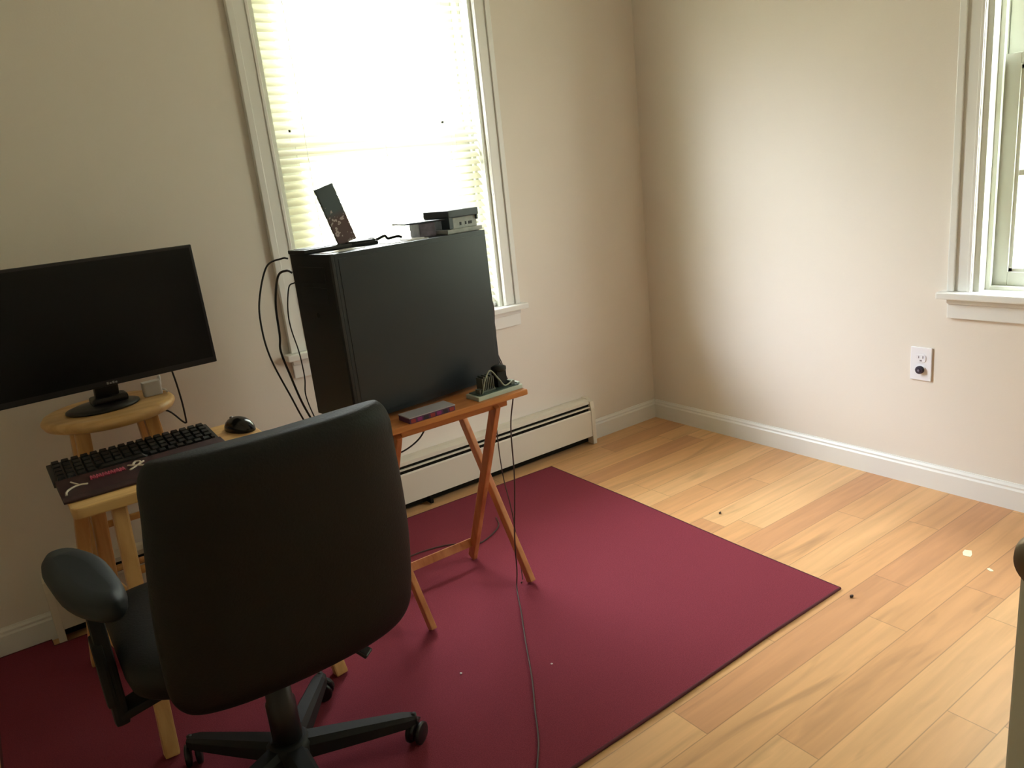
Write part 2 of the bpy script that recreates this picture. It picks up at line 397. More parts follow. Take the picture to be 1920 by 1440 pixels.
# ---------------- wall outlet ----------------
ot = thing('wall_outlet', 'white duplex wall outlet with a dark plug in its lower socket', 'outlet', (0, -1.2557, .4363))
bm = nb(); box(bm, (-.006, -.035, -.057), (0, .035, .057), .002); link('cover_plate', bm, m_plate, ot)
m_slot = mat('outlet_slots', lin(110, 100, 108), .6)
for zc in (.0195, -.0195):
    bm = nb(); prism(bm, [(a, b+zc) for a, b in rrect(.033, .028, .010)], -.0078, -.005, 'yz', .0004)
    sk = link('socket', bm, m_plate, ot)
    if zc > 0:
        bm = nb(); box(bm, (-.0082, -.0085, zc), (-.007, -.006, zc+.009)); box(bm, (-.0082, .005, zc), (-.007, .0075, zc+.008)); box(bm, (-.0082, -.004, zc-.010), (-.007, .003, zc-.005)); link('slots', bm, m_slot, sk)
    else:
        bm = nb(); lathe(bm, [(.0135, 0), (.0135, .010), (.011, .012)], 24, M=Matrix.Translation((-.006, 0, zc)) @ Matrix.Rotation(-math.pi/2, 4, 'Y'))
        lathe(bm, [(.004, 0), (.004, .004)], 12, M=Matrix.Translation((-.017, 0, zc)) @ Matrix.Rotation(-math.pi/2, 4, 'Y'), mi=1)
        link('dark_plug', bm, [mat('dark_plug_plastic', lin(52, 44, 58), .5), mat('plug_grey', lin(130, 120, 135), .5)], sk, label='dark round plug cap')

# ---------------- rug ----------------
rg = thing('area_rug', 'flat burgundy rug covering the wooden floor under chair and tray table', 'rug', (-1.735, -.775, 0), 0)
poly = [(-2.712, -.018), (-2.575, -.022), (-2.572, -.067), (-2.30, -.080), (-1.80, -.095), (-1.20, -.108), (-.747, -.126), (-.757, -.6), (-.779, -1.10), (-.786, -1.449), (-1.10, -1.446), (-1.5, -1.452), (-2.0, -1.450), (-2.715, -1.45), (-2.716, -.9), (-2.722, -.4)]
poly = [(a+1.735, b+.775) for a, b in poly]
bm = nb(); prism(bm, poly, .0005, .007); link('pile', bm, m_rug, rg)
bm = nb(); tube(bm, [(a, b, .0042) for a, b in poly+poly[:1]], .0040, 6); link('bound_edge', bm, m_rugedge, rg, True)
RZ = .0072

# ---------------- folding tray table ----------------
tt = thing('tray_table', 'orange pine folding tray table with crossed legs holding the computer tower', 'table', (-1.56, -.69, RZ))
def L(x, y, z): return (x+1.56, y+.69, z-RZ)
TX0, TX1, TY0, TY1, TZ = -1.79, -1.352, -.868, -.515, .622
bm = nb(); box(bm, L(TX0, TY0, TZ-.016), L(TX1, TY1, TZ), .004, seg=3); link('tabletop', bm, m_tray, tt)
for y in (TY0+.045, TY1-.045):
    bm = nb(); box(bm, L(-1.73, y-.009, TZ-.042), L(-1.40, y+.009, TZ-.0165), .003); link('cross_rail', bm, m_tray, tt)
def leg(p, q, w=.030, t=.017):
    bm = nb(); bar(bm, L(*p), L(*q), t, w, (0, 1, 0), .003); return bm
link('leg', leg((-1.372, -.812, .0145), (-1.415, -.545, TZ-.03)), m_tray_leg, tt)
link('leg', leg((-1.412, -.548, .0145), (-1.440, -.832, TZ-.03)), m_tray_leg, tt)
link('leg', leg((-1.716, -.815, .0145), (-1.765, -.545, TZ-.03)), m_tray_leg, tt)
link('leg', leg((-1.738, -.548, .0145), (-1.742, -.832, TZ-.03)), m_tray_leg, tt)
bm = nb(); bar(bm, L(-1.728, -.565, .075), L(-1.418, -.565, .075), .012, .026, (0, .4, 1), .002); link('stretcher', bm, m_tray_leg, tt)

# ---------------- computer tower ----------------
pc = thing('computer_tower', 'black desktop computer tower standing on the pine tray table', 'computer', (-1.823, -.787, .6225), .115)
w_, d_, h_ = .482, .205, .420; z0 = .012
bm = nb(); box(bm, (.012, 0, z0), (w_, d_, z0+h_), .002); link('case_body', bm, m_case, pc)
bm = nb(); box(bm, (.022, -.0012, z0+.012), (w_-.012, .001, z0+h_-.012), .001); link('side_panel', bm, m_case, pc)
bm = nb(); prism(bm, [(0, .004), (.004, .0), (.0118, -.0), (.0118, d_), (.004, d_), (0, d_-.004)], z0-.002, z0+h_+.001, 'xy', .001); fb = link('front_bezel', bm, m_casefront, pc)
bm = nb(); box(bm, (-.001, .035, z0+.30), (.004, d_-.035, z0+.34), .0006); box(bm, (-.001, .035, z0+.35), (.004, d_-.035, z0+.39), .0006); link('drive_bay', bm, m_black, fb)
bm = nb(); lathe(bm, [(.007, 0), (.007, .002)], 20, M=Matrix.Translation((.001, d_/2, z0+.27)) @ Matrix.Rotation(-math.pi/2, 4, 'Y')); link('power_button', bm, m_blackm, fb)
for x in (.09, w_-.05):
    for y in (.03, d_-.03):
        bm = nb(); lathe(bm, [(.013, 0), (.016, .012)], 16, (x, y, 0)); link('foot', bm, m_blackm, pc)
bm = nb(); box(bm, (w_-.001, .03, z0+.03), (w_+.001, d_-.03, z0+h_-.05)); link('rear_panel', bm, m_grey, pc)
TOPZ = .6225+z0+h_   # top of the tower
cy, sy_ = math.cos(.115), math.sin(.115)
def TP(a, b, z=0): return (-1.823+a*cy-b*sy_, -.787+a*sy_+b*cy, TOPZ+z)   # point on the tower's top

# things on the tower
t = thing('external_drive', 'flat thin black drive lying on the left end of the tower top', 'drive', TP(.055, .150, .0018), .10)
bm = nb(); box(bm, (-.062, -.045, 0), (.072, .045, .010), .002); link('drive_case', bm, m_black, t)
bm = nb(); box(bm, (-.050, -.035, .010), (.060, .035, .0112), .0004); link('top_cover', bm, m_casefront, t)
m_strip = bpy.data.materials.new('patterned_card'); m_strip.use_nodes = True; nt = m_strip.node_tree; b = nt.nodes['Principled BSDF']
co = nt.nodes.new('ShaderNodeTexCoord'); n = nt.nodes.new('ShaderNodeTexNoise'); n.inputs['Scale'].default_value = 95; n.inputs['Detail'].default_value = 2
sx_ = nt.nodes.new('ShaderNodeSeparateXYZ'); nt.links.new(co.outputs['Object'], sx_.inputs[0]); nt.links.new(co.outputs['Object'], n.inputs['Vector'])
zr = nt.nodes.new('ShaderNodeValToRGB'); zr.color_ramp.elements[0].position = .45; zr.color_ramp.elements[0].color = lin(96, 74, 76); zr.color_ramp.elements[1].position = .6; zr.color_ramp.elements[1].color = lin(84, 98, 106)
zm = nt.nodes.new('ShaderNodeMapRange'); zm.inputs[2].default_value = .14; nt.links.new(sx_.outputs[2], zm.inputs[0]); nt.links.new(zm.outputs[0], zr.inputs[0])
nr = nt.nodes.new('ShaderNodeValToRGB'); nr.color_ramp.interpolation = 'CONSTANT'; nr.color_ramp.elements[1].position = .62
lt = nt.nodes.new('ShaderNodeMath'); lt.operation = 'LESS_THAN'; lt.inputs[1].default_value = .105; nt.links.new(sx_.outputs[2], lt.inputs[0])
ml = nt.nodes.new('ShaderNodeMath'); ml.operation = 'MULTIPLY'; nt.links.new(n.outputs[0], nr.inputs[0]); nt.links.new(nr.outputs[0], ml.inputs[0]); nt.links.new(lt.outputs[0], ml.inputs[1])
mxc = nt.nodes.new('ShaderNodeMix'); mxc.data_type = 'RGBA'; mxc.inputs[7].default_value = lin(190, 176, 178)
nt.links.new(ml.outputs[0], mxc.inputs[0]); nt.links.new(zr.outputs[0], mxc.inputs[6]); nt.links.new(mxc.outputs[2], b.inputs['Base Color'])
bm = nb(); box(bm, (-.025, -.006, 0), (.025, .006, .148), .0012)
o = link('narrow_carton', bm, m_strip); o.location = TP(.128, .128, .014); o.rotation_euler = (math.radians(-3), math.radians(-15), .0)
tag(o, 'narrow dark carton with red and white specks standing tilted on the tower', 'box')
bm = nb(); box(bm, (-.075, -.020, 0), (.055, .020, .010), .003); box(bm, (-.03, -.016, .010), (.05, .016, .014), .002)
o = link('adapter_block', bm, m_blackm); o.location = TP(.148, .122, 0); o.rotation_euler = (0, 0, .03)
tag(o, 'flat dark adapter block under the tilted narrow carton', 'adapter')
bm = nb(); box(bm, (-.055, -.022, 0), (.055, .022, .0016), .0004)
o = link('paper_slip', bm, m_white); o.location = TP(.075, .070, 0); o.rotation_euler = (0, 0, .2)
tag(o, 'small white paper slip lying at the left of the tower top', 'paper', None)
bm = nb(); box(bm, (-.06, -.025, 0), (.06, .025, .0016), .0004); box(bm, (.0, -.02, .0016), (.05, .02, .004), .0006)
o = link('paper_packet', bm, m_white); o.location = TP(.245, .045, 0); o.rotation_euler = (0, 0, .03)
tag(o, 'folded white paper packet in the middle of the tower top', 'paper')
P = [TP(.17, .15, .004), TP(.195, .165, .006), TP(.215, .15, .012), TP(.235, .165, .006), TP(.255, .15, .014), TP(.275, .165, .005), TP(.295, .15, .008), TP(.315, .16, .004)]
cable('coiled_cable', P, .0036, m_cable, 'short coiled dark cable lying along the back of the tower top')

# box stack at the right end of the tower
m_pale = mat('pale_carton', lin(176, 178, 176), .6, noise=(60, .15)); m_lilac = mat('lilac_grey_carton', lin(120, 112, 128), .6, noise=(70, .25)); m_slate = mat('slate_black_carton', lin(52, 60, 70), .45)
m_mark = mat('dark_print', lin(60, 60, 66), .6)
ang = .115
def onbox(nm, a, b, z, dims, m, label, rz, bev=.0015, cat='box', extra=None, emi=None):
    bm = nb(); box(bm, (-dims[0]/2, -dims[1]/2, 0), (dims[0]/2, dims[1]/2, dims[2]), bev)
    if extra: extra(bm)
    o = link(nm, bm, emi or m); o.location = TP(a, b, z); o.rotation_euler = (0, 0, rz); tag(o, label, cat); return o
onbox('flat_carton', .435, .085, 0, (.125, .115, .011), m_pale, 'flat pale carton at the bottom of the stack on the tower', .15)
def pr(bm):
    for x, w in ((-.02, .006), (.0, .004), (.012, .012)): box(bm, (x, -.0512, .008), (x+w, -.0495, .016), 0, 1)
onbox('white_carton', .447, .090, .011, (.086, .100, .0297), m_pale, 'pale grey carton with dark print under the slate cover', .15, emi=[m_pale, m_mark], extra=pr)
onbox('lilac_carton', .350, .105, 0, (.045, .09, .036), m_lilac, 'small lilac grey carton left of the pale cartons on tower', -.2)
onbox('thin_panel', .350, .105, .0365, (.135, .10, .0045), m_slate, 'thin dark panel sticking out to the left atop the lilac carton', -.12)
def lid(bm):
    box(bm, (.048, -.052, -.012), (.053, -.046, .001), .0005); box(bm, (-.053, -.054, -.029), (-.040, -.02, .001), .001)
onbox('slate_case', .437, .085, .0412, (.108, .110, .020), m_slate, 'slate black flat case topping the stack on the tower', .15, bev=.003, extra=lid, cat='case')

# ---------------- items on the tray in front of the tower ----------------
m_pcb = mat('green_grey_circuit_board', lin(62, 78, 70), .5, noise=(120, .4))
cb = thing('circuit_board', 'bare green grey circuit board with metal parts on tray table corner', 'circuit board', (-1.430, -.822, TZ+.0125), .05)
bm = nb(); box(bm, (-.068, -.026, 0), (.066, .026, .002), .0005); link('board', bm, m_pcb, cb)
m_alu = mat('dull_aluminium', lin(120, 126, 120), .4, metal=.7)
bm = nb()
for k in range(7): box(bm, (-.045+k*.006, -.010, .002), (-.0425+k*.006, .018, .040+.004*(k % 2)), 0)
box(bm, (-.046, -.012, .002), (-.004, .018, .006), 0); link('heat_sink', bm, m_alu, cb)
bm = nb(); lathe(bm, [(.020, 0), (.021, .004), (.021, .010), (.013, .014), (.004, .014)], 24, (.024, .004, .046)); box(bm, (.008, -.008, .002), (.040, .018, .046), .002); link('fan', bm, m_blackm, cb)
bm = nb(); tube(bm, catmull([(-.055, -.02, .003), (-.045, -.022, .035), (-.02, -.016, .058), (.002, -.022, .030), (.02, -.022, .008), (.05, -.016, .012), (.058, 0, .003)], 8), .0022, 8); link('wire_loop', bm, mat('pale_wire', lin(150, 156, 140), .5), cb)
for x in (-.062, .046):
    bm = nb(); box(bm, (x, -.018, .002), (x+.012, .002, .014), .001); link('connector', bm, m_alu, cb)
bm = nb(); box(bm, (-.076, -.030, 0), (.074, .030, .012), .0015); box(bm, (.076-.012, -.02, .012), (.074, .03, .018), .001)
o = link('white_carton_tray', bm, mat('pale_plastic', lin(196, 206, 196), .4)); o.location = (-1.430, -.822, TZ); o.rotation_euler = (0, 0, .05)
tag(o, 'thin pale plastic tray under the circuit board on the tray table', 'tray')
bm = nb(); box(bm, (-.068, -.028, 0), (.068, .028, .0135), .0015, 0); box(bm, (-.0685, -.0285, .0135), (.0685, .0285, .0165), .0008, 1)
for i in range(7): box(bm, (-.064+i*.019, -.0290, .002), (-.064+i*.019+.013, -.0279, .0115), 0, 2+i % 3)
o = link('paperback_book', bm, [mat('purple_cover', lin(88, 48, 92), .5), mat('silver_cover', lin(172, 168, 180), .35), mat('spine_red', lin(150, 46, 54), .5), mat('spine_magenta', lin(140, 40, 120), .5), mat('spine_dark', lin(44, 38, 56), .5)])
o.location = (-1.652, -.838, TZ); o.rotation_euler = (0, 0, .03); tag(o, 'thin book with purple and red spine and silver top on tray table', 'book')

# ---------------- cables around the tower ----------------
G = 'black cables looping from the left side of the tower'
cable('power_cable', [(-1.852, -.585, 1.046), (-1.862, -.57, 1.047), (-1.901, -.560, 1.032), (-1.934, -.56, .956), (-1.943, -.56, .889), (-1.936, -.56, .803), (-1.903, -.56, .690), (-1.86, -.535, .58), (-1.79, -.50, .48), (-1.78, -.47, .40)], .0024, m_cable, 'outermost black cable looping off the left side of the tower', group=G)
cable('power_cable', [(-1.850, -.592, 1.01), (-1.860, -.58, 1.016), (-1.879, -.565, 1.003), (-1.896, -.56, .935), (-1.901, -.56, .852), (-1.906, -.56, .811), (-1.893, -.56, .742), (-1.873, -.56, .655), (-1.84, -.545, .58), (-1.785, -.50, .52), (-1.775, -.47, .42)], .0030, m_cable, 'thicker middle black cable looping off the left side of the tower', group=G)
cable('power_cable', [(-1.850, -.60, .985), (-1.864, -.59, .975), (-1.872, -.575, .92), (-1.872, -.57, .87), (-1.862, -.57, .80), (-1.858, -.565, .73), (-1.862, -.56, .68), (-1.845, -.55, .61), (-1.82, -.54, .56), (-1.78, -.50, .53), (-1.77, -.46, .44)], .0018, m_cable, 'innermost thin black cable close to the left side of the tower', group=G)
cable('usb_cable', [(-1.337, -.66, .90), (-1.318, -.66, .885), (-1.298, -.66, .835), (-1.300, -.66, .78), (-1.318, -.67, .74), (-1.332, -.70, .70), (-1.3445, -.76, .635), (-1.348, -.79, .60), (-1.376, -.80, .505), (-1.397, -.82, .353), (-1.405, -.80, .18), (-1.408, -.795, .06), (-1.425, -.81, .0105), (-1.492, -.923, .0105), (-1.56, -1.032, .0105), (-1.64, -1.166, .0105), (-1.704, -1.262, .0105), (-1.76, -1.348, .0105), (-1.82, -1.42, .0105), (-1.88, -1.50, .003)], .0020, m_bcable, 'long thin brown cable dropping from the tower and trailing over the rug', group='thin brown cables hanging from the tower')
cable('usb_cable', [(-1.333, -.68, .82), (-1.318, -.68, .80), (-1.312, -.68, .76), (-1.322, -.69, .70), (-1.315, -.70, .65), (-1.3445, -.70, .60), (-1.358, -.70, .51), (-1.361, -.70, .41), (-1.356, -.70, .306), (-1.353, -.72, .206), (-1.360, -.74, .10), (-1.375, -.77, .0105), (-1.395, -.79, .0105)], .0017, m_bcable, 'thin brown cable hanging behind the crossed legs to the rug', group='thin brown cables hanging from the tower')
cable('adapter_cable', [(-1.575, -.70, .602), (-1.588, -.70, .553), (-1.619, -.70, .515), (-1.678, -.69, .490), (-1.74, -.66, .49), (-1.80, -.62, .52)], .0024, m_cable, 'short black cable sagging under the tray tabletop')
cable('floor_cable', [(-1.19, -.36, .0105), (-1.219, -.418, .0105), (-1.268, -.455, .0105), (-1.333, -.480, .0105), (-1.367, -.465, .0105), (-1.424, -.41, .0105), (-1.514, -.385, .0105), (-1.60, -.39, .0105), (-1.72, -.42, .0105)], .0024, m_bcable, 'dark cable curving over the rug behind the tray table foot')

# ---------------- round stool with the monitor ----------------
def stool_leg(bm, p, q, r0=.019, r1=.016, ps=None):
    """turned tapered leg p (top) to q (foot)"""
    n = 9; P = [Vector(p).lerp(Vector(q), i/(n-1)) for i in range(n)]
    prof = [.9, 1.0, 1.05, 1.08, 1.08, 1.02, .97, .93, .9]
    tube(bm, P, r0, 14, rr=[(r0+(r1-r0)*i/(n-1))*prof[i] for i in range(n)])
RS = (-2.292, -.215); RSZ = .70
st = thing('round_stool', 'tall round-topped light pine stool under the monitor', 'stool', (RS[0], RS[1], RZ))
st.rotation_euler = (0, 0, math.radians(0))
hz = RSZ-RZ
bm = nb(); lathe(bm, [(.150, -.030), (.160, -.026), (.166, -.016), (.166, -.010), (.160, -.002), (.150, 0)], 48, (0, 0, hz)); link('seat', bm, m_stool, st)
tops = []
for sx, sy in ((-1, -1), (1, -1), (1, 1), (-1, 1)):
    p = (sx*.083, sy*.083, hz-.028); q = (sx*.125, sy*.115, .0005)
    bm = nb(); bar(bm, q, p, .036, .036, (0, 1, 0), .006); link('leg', bm, m_stool_leg, st); tops.append((Vector(p), Vector(q)))
for i, (f1, f2) in enumerate(((.40, .72), (.46, .78), (.40, .72), (.46, .78))):
    for f in (f1, f2):
        a = tops[i][0].lerp(tops[i][1], f); b = tops[(i+1) % 4][0].lerp(tops[(i+1) % 4][1], f)
        bm = nb(); tube(bm, [a, b], .0095, 12); link('rung', bm, m_stool_leg, st)

mn = thing('monitor', 'wide black switched-off monitor standing on the round pine stool', 'monitor', (-2.282, -.305, RSZ), math.radians(3.5))
# base and neck
bm = nb(); lathe(bm, [(.088, 0), (.092, .003), (.091, .007), (.075, .012), (.03, .016)], 48, M=Matrix.Translation((-.018, .085, 0)) @ Matrix.Diagonal((1.0, .85, 1, 1))); link('stand_base', bm, m_black, mn)
bm = nb(); bar(bm, (-.004, .085, .014), (0, .03, .20), .060, .022, (0, 1, 0), .006); box(bm, (-.045, .055, .012), (.045, .115, .032), .008); link('stand_neck', bm, m_black, mn)
MZ0, MZ1, MW = .074, .401, .272
TL = Matrix.Translation((0, -.01, 0)) @ Matrix.Rotation(math.radians(-2), 4, 'X')
bm = nb(); box(bm, (-MW, -.012, MZ0), (MW, .012, MZ1), .003, M=TL); prism(bm, [(a, b+.25) for a, b in rrect(.34, .20, .03)], .012, .034, 'xz', .004, M=TL); link('housing', bm, m_black, mn)
bm = nb(); box(bm, (-MW+.008, -.0132, MZ0+.016), (MW-.008, -.0118, MZ1-.008), 0, M=TL); link('screen', bm, m_screen, mn)
bm = nb()
for k, (w, h) in enumerate(((.0048, .006), (.0048, .0042), (.0048, .006), (.0048, .0042))):
    x = -.013+k*.0068; box(bm, (x, -.0136, MZ0+.005), (x+w, -.0118, MZ0+.005+h), 0, M=TL)
link('badge', bm, mat('badge_silver', lin(150, 150, 150), .3), mn, label='small silver badge lettering')

bm = nb(); prism(bm, rrect(.048, .030, .006), 0, .040, 'xy', .002)
o = link('charger_block', bm, m_white); o.location = (-2.210, -.270, RSZ+.0005+.0118); o.rotation_euler = (0, 0, .05)
o.location.z = RSZ+.0005; o.location.x = -2.175; o.location.y = -.205
tag(o, 'small white charger block on the round stool beside the monitor base', 'charger')
cable('white_cable', [(-2.150, -.200, RSZ+.022), (-2.145, -.18, RSZ+.045), (-2.15, -.16, RSZ+.03), (-2.16, -.15, RSZ+.008), (-2.14, -.18, RSZ+.004), (-2.140, -.22, RSZ+.004)], .0028, m_white, 'short white cable bunched behind the charger on the round stool')
cable('monitor_cable', [(-2.125, -.22, .80), (-2.111, -.20, .744), (-2.105, -.20, .666), (-2.105, -.20, .605), (-2.107, -.20, .597), (-2.115, -.20, .603), (-2.147, -.20, .644), (-2.19, -.20, .655)], .0026, m_cable, 'black monitor cable bent sharply down past the round stool edge')

# ---------------- square seat stool with keyboard ----------------
SZ = .605
ss = thing('square_stool', 'square-topped light pine stool holding the keyboard behind the chair', 'stool', (-2.22, -.535, RZ))
h2 = SZ-RZ
bm = nb(); prism(bm, [(a+.0, b) for a, b in rrect(.475, .365, .020)], h2-.026, h2, 'xy', .004); link('seat', bm, m_stool, ss)
tops = []
feet = {(-1, -1): (-.180, -.275), (-1, 1): (-.262, .27), (1, -1): (.235, -.27), (1, 1): (.235, .215)}
for (sx, sy) in ((-1, -1), (1, -1), (1, 1), (-1, 1)):
    p = (sx*.165 if sx > 0 else (-.145 if sy < 0 else -.200), sy*.128, h2-.026); f = feet[(sx, sy)]; q = (f[0], f[1], .0005)
    bm = nb(); bar(bm, q, p, .032, .034, (0, 1, 0), .005); link('leg', bm, m_stool_leg, ss); tops.append((Vector(p), Vector(q)))
for i in (0, 1, 3):
    for f in ((.28, .62) if i % 2 == 0 else (.40, .74)):
        a = tops[i][0].lerp(tops[i][1], f); b = tops[(i+1) % 4][0].lerp(tops[(i+1) % 4][1], f)
        bm = nb(); tube(bm, [a, b], .0095, 12); link('rung', bm, m_stool_leg, ss)

kb = thing('keyboard', 'black keyboard with dark red decorated wrist rest on the square stool', 'keyboard', (-2.282, -.538, SZ+.0005), math.radians(1))
KT = Matrix.Rotation(math.radians(7), 4, 'X')
KW = .190
bm = nb(); prism(bm, [(.008, .001), (.137, .001), (.137, .010), (.008, .012)], -KW, KW, 'yz', .002, M=KT); link('keyboard_case', bm, m_black, kb)
m_key = mat('key_caps', lin(20, 22, 24), .5)
bm = nb(); rows = 5; kp = .0215
for r in range(rows):
    y = .013+r*.0242
    x = -KW+.010
    while x < KW-.014:
        w = .0185
        if r == 0 and -.10 < x < -.02: w = .115
        w = min(w, KW-.010-x)
        t = bmesh.new(); bmesh.ops.create_cube(t, size=1)
        for v in t.verts:
            k = .78 if v.co.z > 0 else 1
            v.co = Vector((x+w/2+v.co.x*w*k, y+.0098+v.co.y*.0195*k, .0105+(v.co.z+.5)*.009))
        join(bm, t, KT); x += w+.0028
link('keys', bm, m_key, kb, kind='stuff')
# wrist rest with printed marks
m_rest = mat('dark_red_rest', lin(50, 22, 26), .5, noise=(60, .3)); m_pink = mat('pink_print', lin(170, 60, 84), .5); m_bone = mat('bone_print', lin(200, 184, 168), .5)
bm = nb(); prism(bm, [(-.128, 0), (.005, 0), (.005, .019), (-.115, .011), (-.128, .005)], -KW+.004, KW, 'yz', .002)
wr_ = link('wrist_rest', bm, m_rest, kb, label='dark red wrist rest with pale printed marks')
def on_rest(y): return .0112+(y+.115)*(.008/.12)
bm = nb()
def stroke(pts, r, mi): tube(bm, catmull([(x, y, on_rest(y)+.0002) for x, y in pts], 4), r, 6, mi)
# pink wording blob: a row of jagged letter shapes, too blurred to read
for i in range(6):
    x0 = -.118+i*.0125
    stroke([(x0, -.050), (x0+.002, -.026), (x0+.005, -.046), (x0+.008, -.024), (x0+.0095, -.048)], .0021, 0)
cx, cyy = -.018, -.040
stroke([(cx-.020, cyy-.018), (cx, cyy), (cx+.018, cyy+.018)], .0026, 1); stroke([(cx-.018, cyy+.016), (cx, cyy), (cx+.020, cyy-.016)], .0026, 1)
stroke([(cx-.008, cyy+.010), (cx, cyy+.026), (cx+.010, cyy+.024), (cx+.010, cyy+.008)], .0030, 1)
stroke([(-.176, -.104), (-.173, -.084), (-.160, -.068), (-.144, -.062), (-.128, -.068)], .0026, 1)
stroke([(-.158, -.030), (-.150, -.048), (-.144, -.062)], .0022, 1)
link('printed_marks', bm, [m_pink, m_bone], wr_, kind='stuff')
o_ = cable('keyboard_plug', [(-.0, 0, 0), (.004, .012, .004), (.012, .03, .006)], .0045, mat('pale_grey_plug', lin(150, 154, 150), .4), 'pale grey plug lying behind the right end of the keyboard')
o_.location = (-2.125, -.40, SZ+.005)

ms = thing('computer_mouse', 'black mouse with a shiny top at the right end of the square stool', 'mouse', (-2.022, -.455, SZ+.0005), math.radians(20))
bm = nb()
t = bmesh.new(); bmesh.ops.create_uvsphere(t, u_segments=24, v_segments=12, radius=1)
for v in t.verts:
    v.co.x *= .031; v.co.y *= .055; v.co.z = max(v.co.z, -.05)*.036+.002
join(bm, t, smooth=True); link('mouse_shell', bm, mat('glossy_black', lin(24, 24, 26), .18), ms)
bm = nb(); lathe(bm, [(.006, -.003), (.006, .003)], 16, M=Matrix.Translation((0, .028, .030)) @ Matrix.Rotation(math.pi/2, 4, 'Y')); link('scroll_wheel', bm, m_grey, ms)

# ---------------- office chair ----------------
HX, HY = -2.206, -1.085
ch = thing('office_chair', 'black padded office chair on wheels seen from behind', 'chair', (HX, HY, RZ))
def K(x, y, z): return Vector((x-HX, y-HY, z-RZ))
CX = -2.175
# backrest: superelliptic cushion, curved and slightly reclined
def backrest():
    bm = nb(); NU, NV = 40, 28
    zb, zt = .325, .835
    front = {}; 
    def half_w(t):     # t 0..1 bottom to top
        w = .232+.010*math.sin(math.pi*min(t*1.2, 1)) - .022*t
        return w
    grid = [[None]*(NU+1) for _ in range(2)]
    rings = []
    # build as stack of rounded-rectangle sections in the (x, depth) plane
    for j in range(NV+1):
        t = j/NV; tt_ = (1-math.cos(math.pi*t))/2
        z = zb+(zt-zb)*tt_
        # edge rounding at the bottom and top
        eb = min(1, tt_/.16); et = min(1, (1-tt_)/.10)
        rb = math.sqrt(max(0, 1-(1-eb)**2)); rt_ = math.sqrt(max(0, 1-(1-et)**2))
        hw = half_w(tt_)*(1-.24*(1-rb)-.13*(1-rt_)); th = .040*(.15+.85*min(rb, 1))*(.25+.75*rt_)
        yc = -1.205-.105*tt_-.012*math.sin(math.pi*tt_)
        ring = []
        n = 40
        for k in range(n):
            a = 2*math.pi*k/n; ca, sa = math.cos(a), math.sin(a)
            ex = math.copysign(abs(ca)**.38, ca); ey = math.copysign(abs(sa)**.75, sa)
            x = ex*hw; cv = .030*(1-(x/hw if hw else 0)**2)      # gentle wrap towards the sitter
            ring.append(bm.verts.new(K(CX+x, yc+ey*th-cv+.015, z)))
        rings.append(ring)
    for a, b in zip(rings, rings[1:]):
        for k in range(40): bm.faces.new((a[k], a[(k+1) % 40], b[(k+1) % 40], b[k])).smooth = True
    bm.faces.new(rings[0][::-1]); bm.faces.new(rings[-1]).smooth = True
    return bm
o = link('backrest', backrest(), m_leather, ch)
sm = o.modifiers.new('s', 'SUBSURF'); sm.levels = 1; sm.render_levels = 1
# seat
bm = nb(); rings = []
for j, (z, s) in enumerate(((.372, .86), (.376, .93), (.39, .98), (.415, 1.0), (.438, .985), (.450, .93), (.455, .80), (.456, .4))):
    ring = []
    for a, b in rrect(.525*s, .40*s, .085*s, 8): ring.append(bm.verts.new(K(CX-.022+a, -1.015+b, z-(.018 if b > .15 else 0)*((b-.15)/.07 if b > .15 else 0))))
    rings.append(ring)
for a, b in zip(rings, rings[1:]):
    n = len(a)
    for k in range(n): bm.faces.new((a[k], a[(k+1) % n], b[(k+1) % n], b[k])).smooth = True
bm.faces.new(rings[0][::-1]); bm.faces.new(rings[-1])
link('seat', bm, m_leather, ch)
bm = nb(); box(bm, K(CX-.09, -1.16, .335), K(CX+.09, -.95, .372), .008); link('tilt_mechanism', bm, m_blackm, ch)
bm = nb(); bar(bm, K(CX, -1.10, .345), K(CX, -1.21, .335), .07, .012, (0, 0, 1), .003); bar(bm, K(CX, -1.205, .330), K(CX, -1.265, .50), .07, .012, (0, 1, 0), .003); link('back_bracket', bm, m_blackm, ch)
bm = nb(); tube(bm, [K(CX+.08, -1.12, .345), K(-2.065, -1.15, .315)], .006, 10)
bar(bm, K(-2.072, -1.15, .317), K(-2.040, -1.19, .287), .026, .010, (0, 0, 1), .003); link('tilt_lever', bm, m_black, ch)
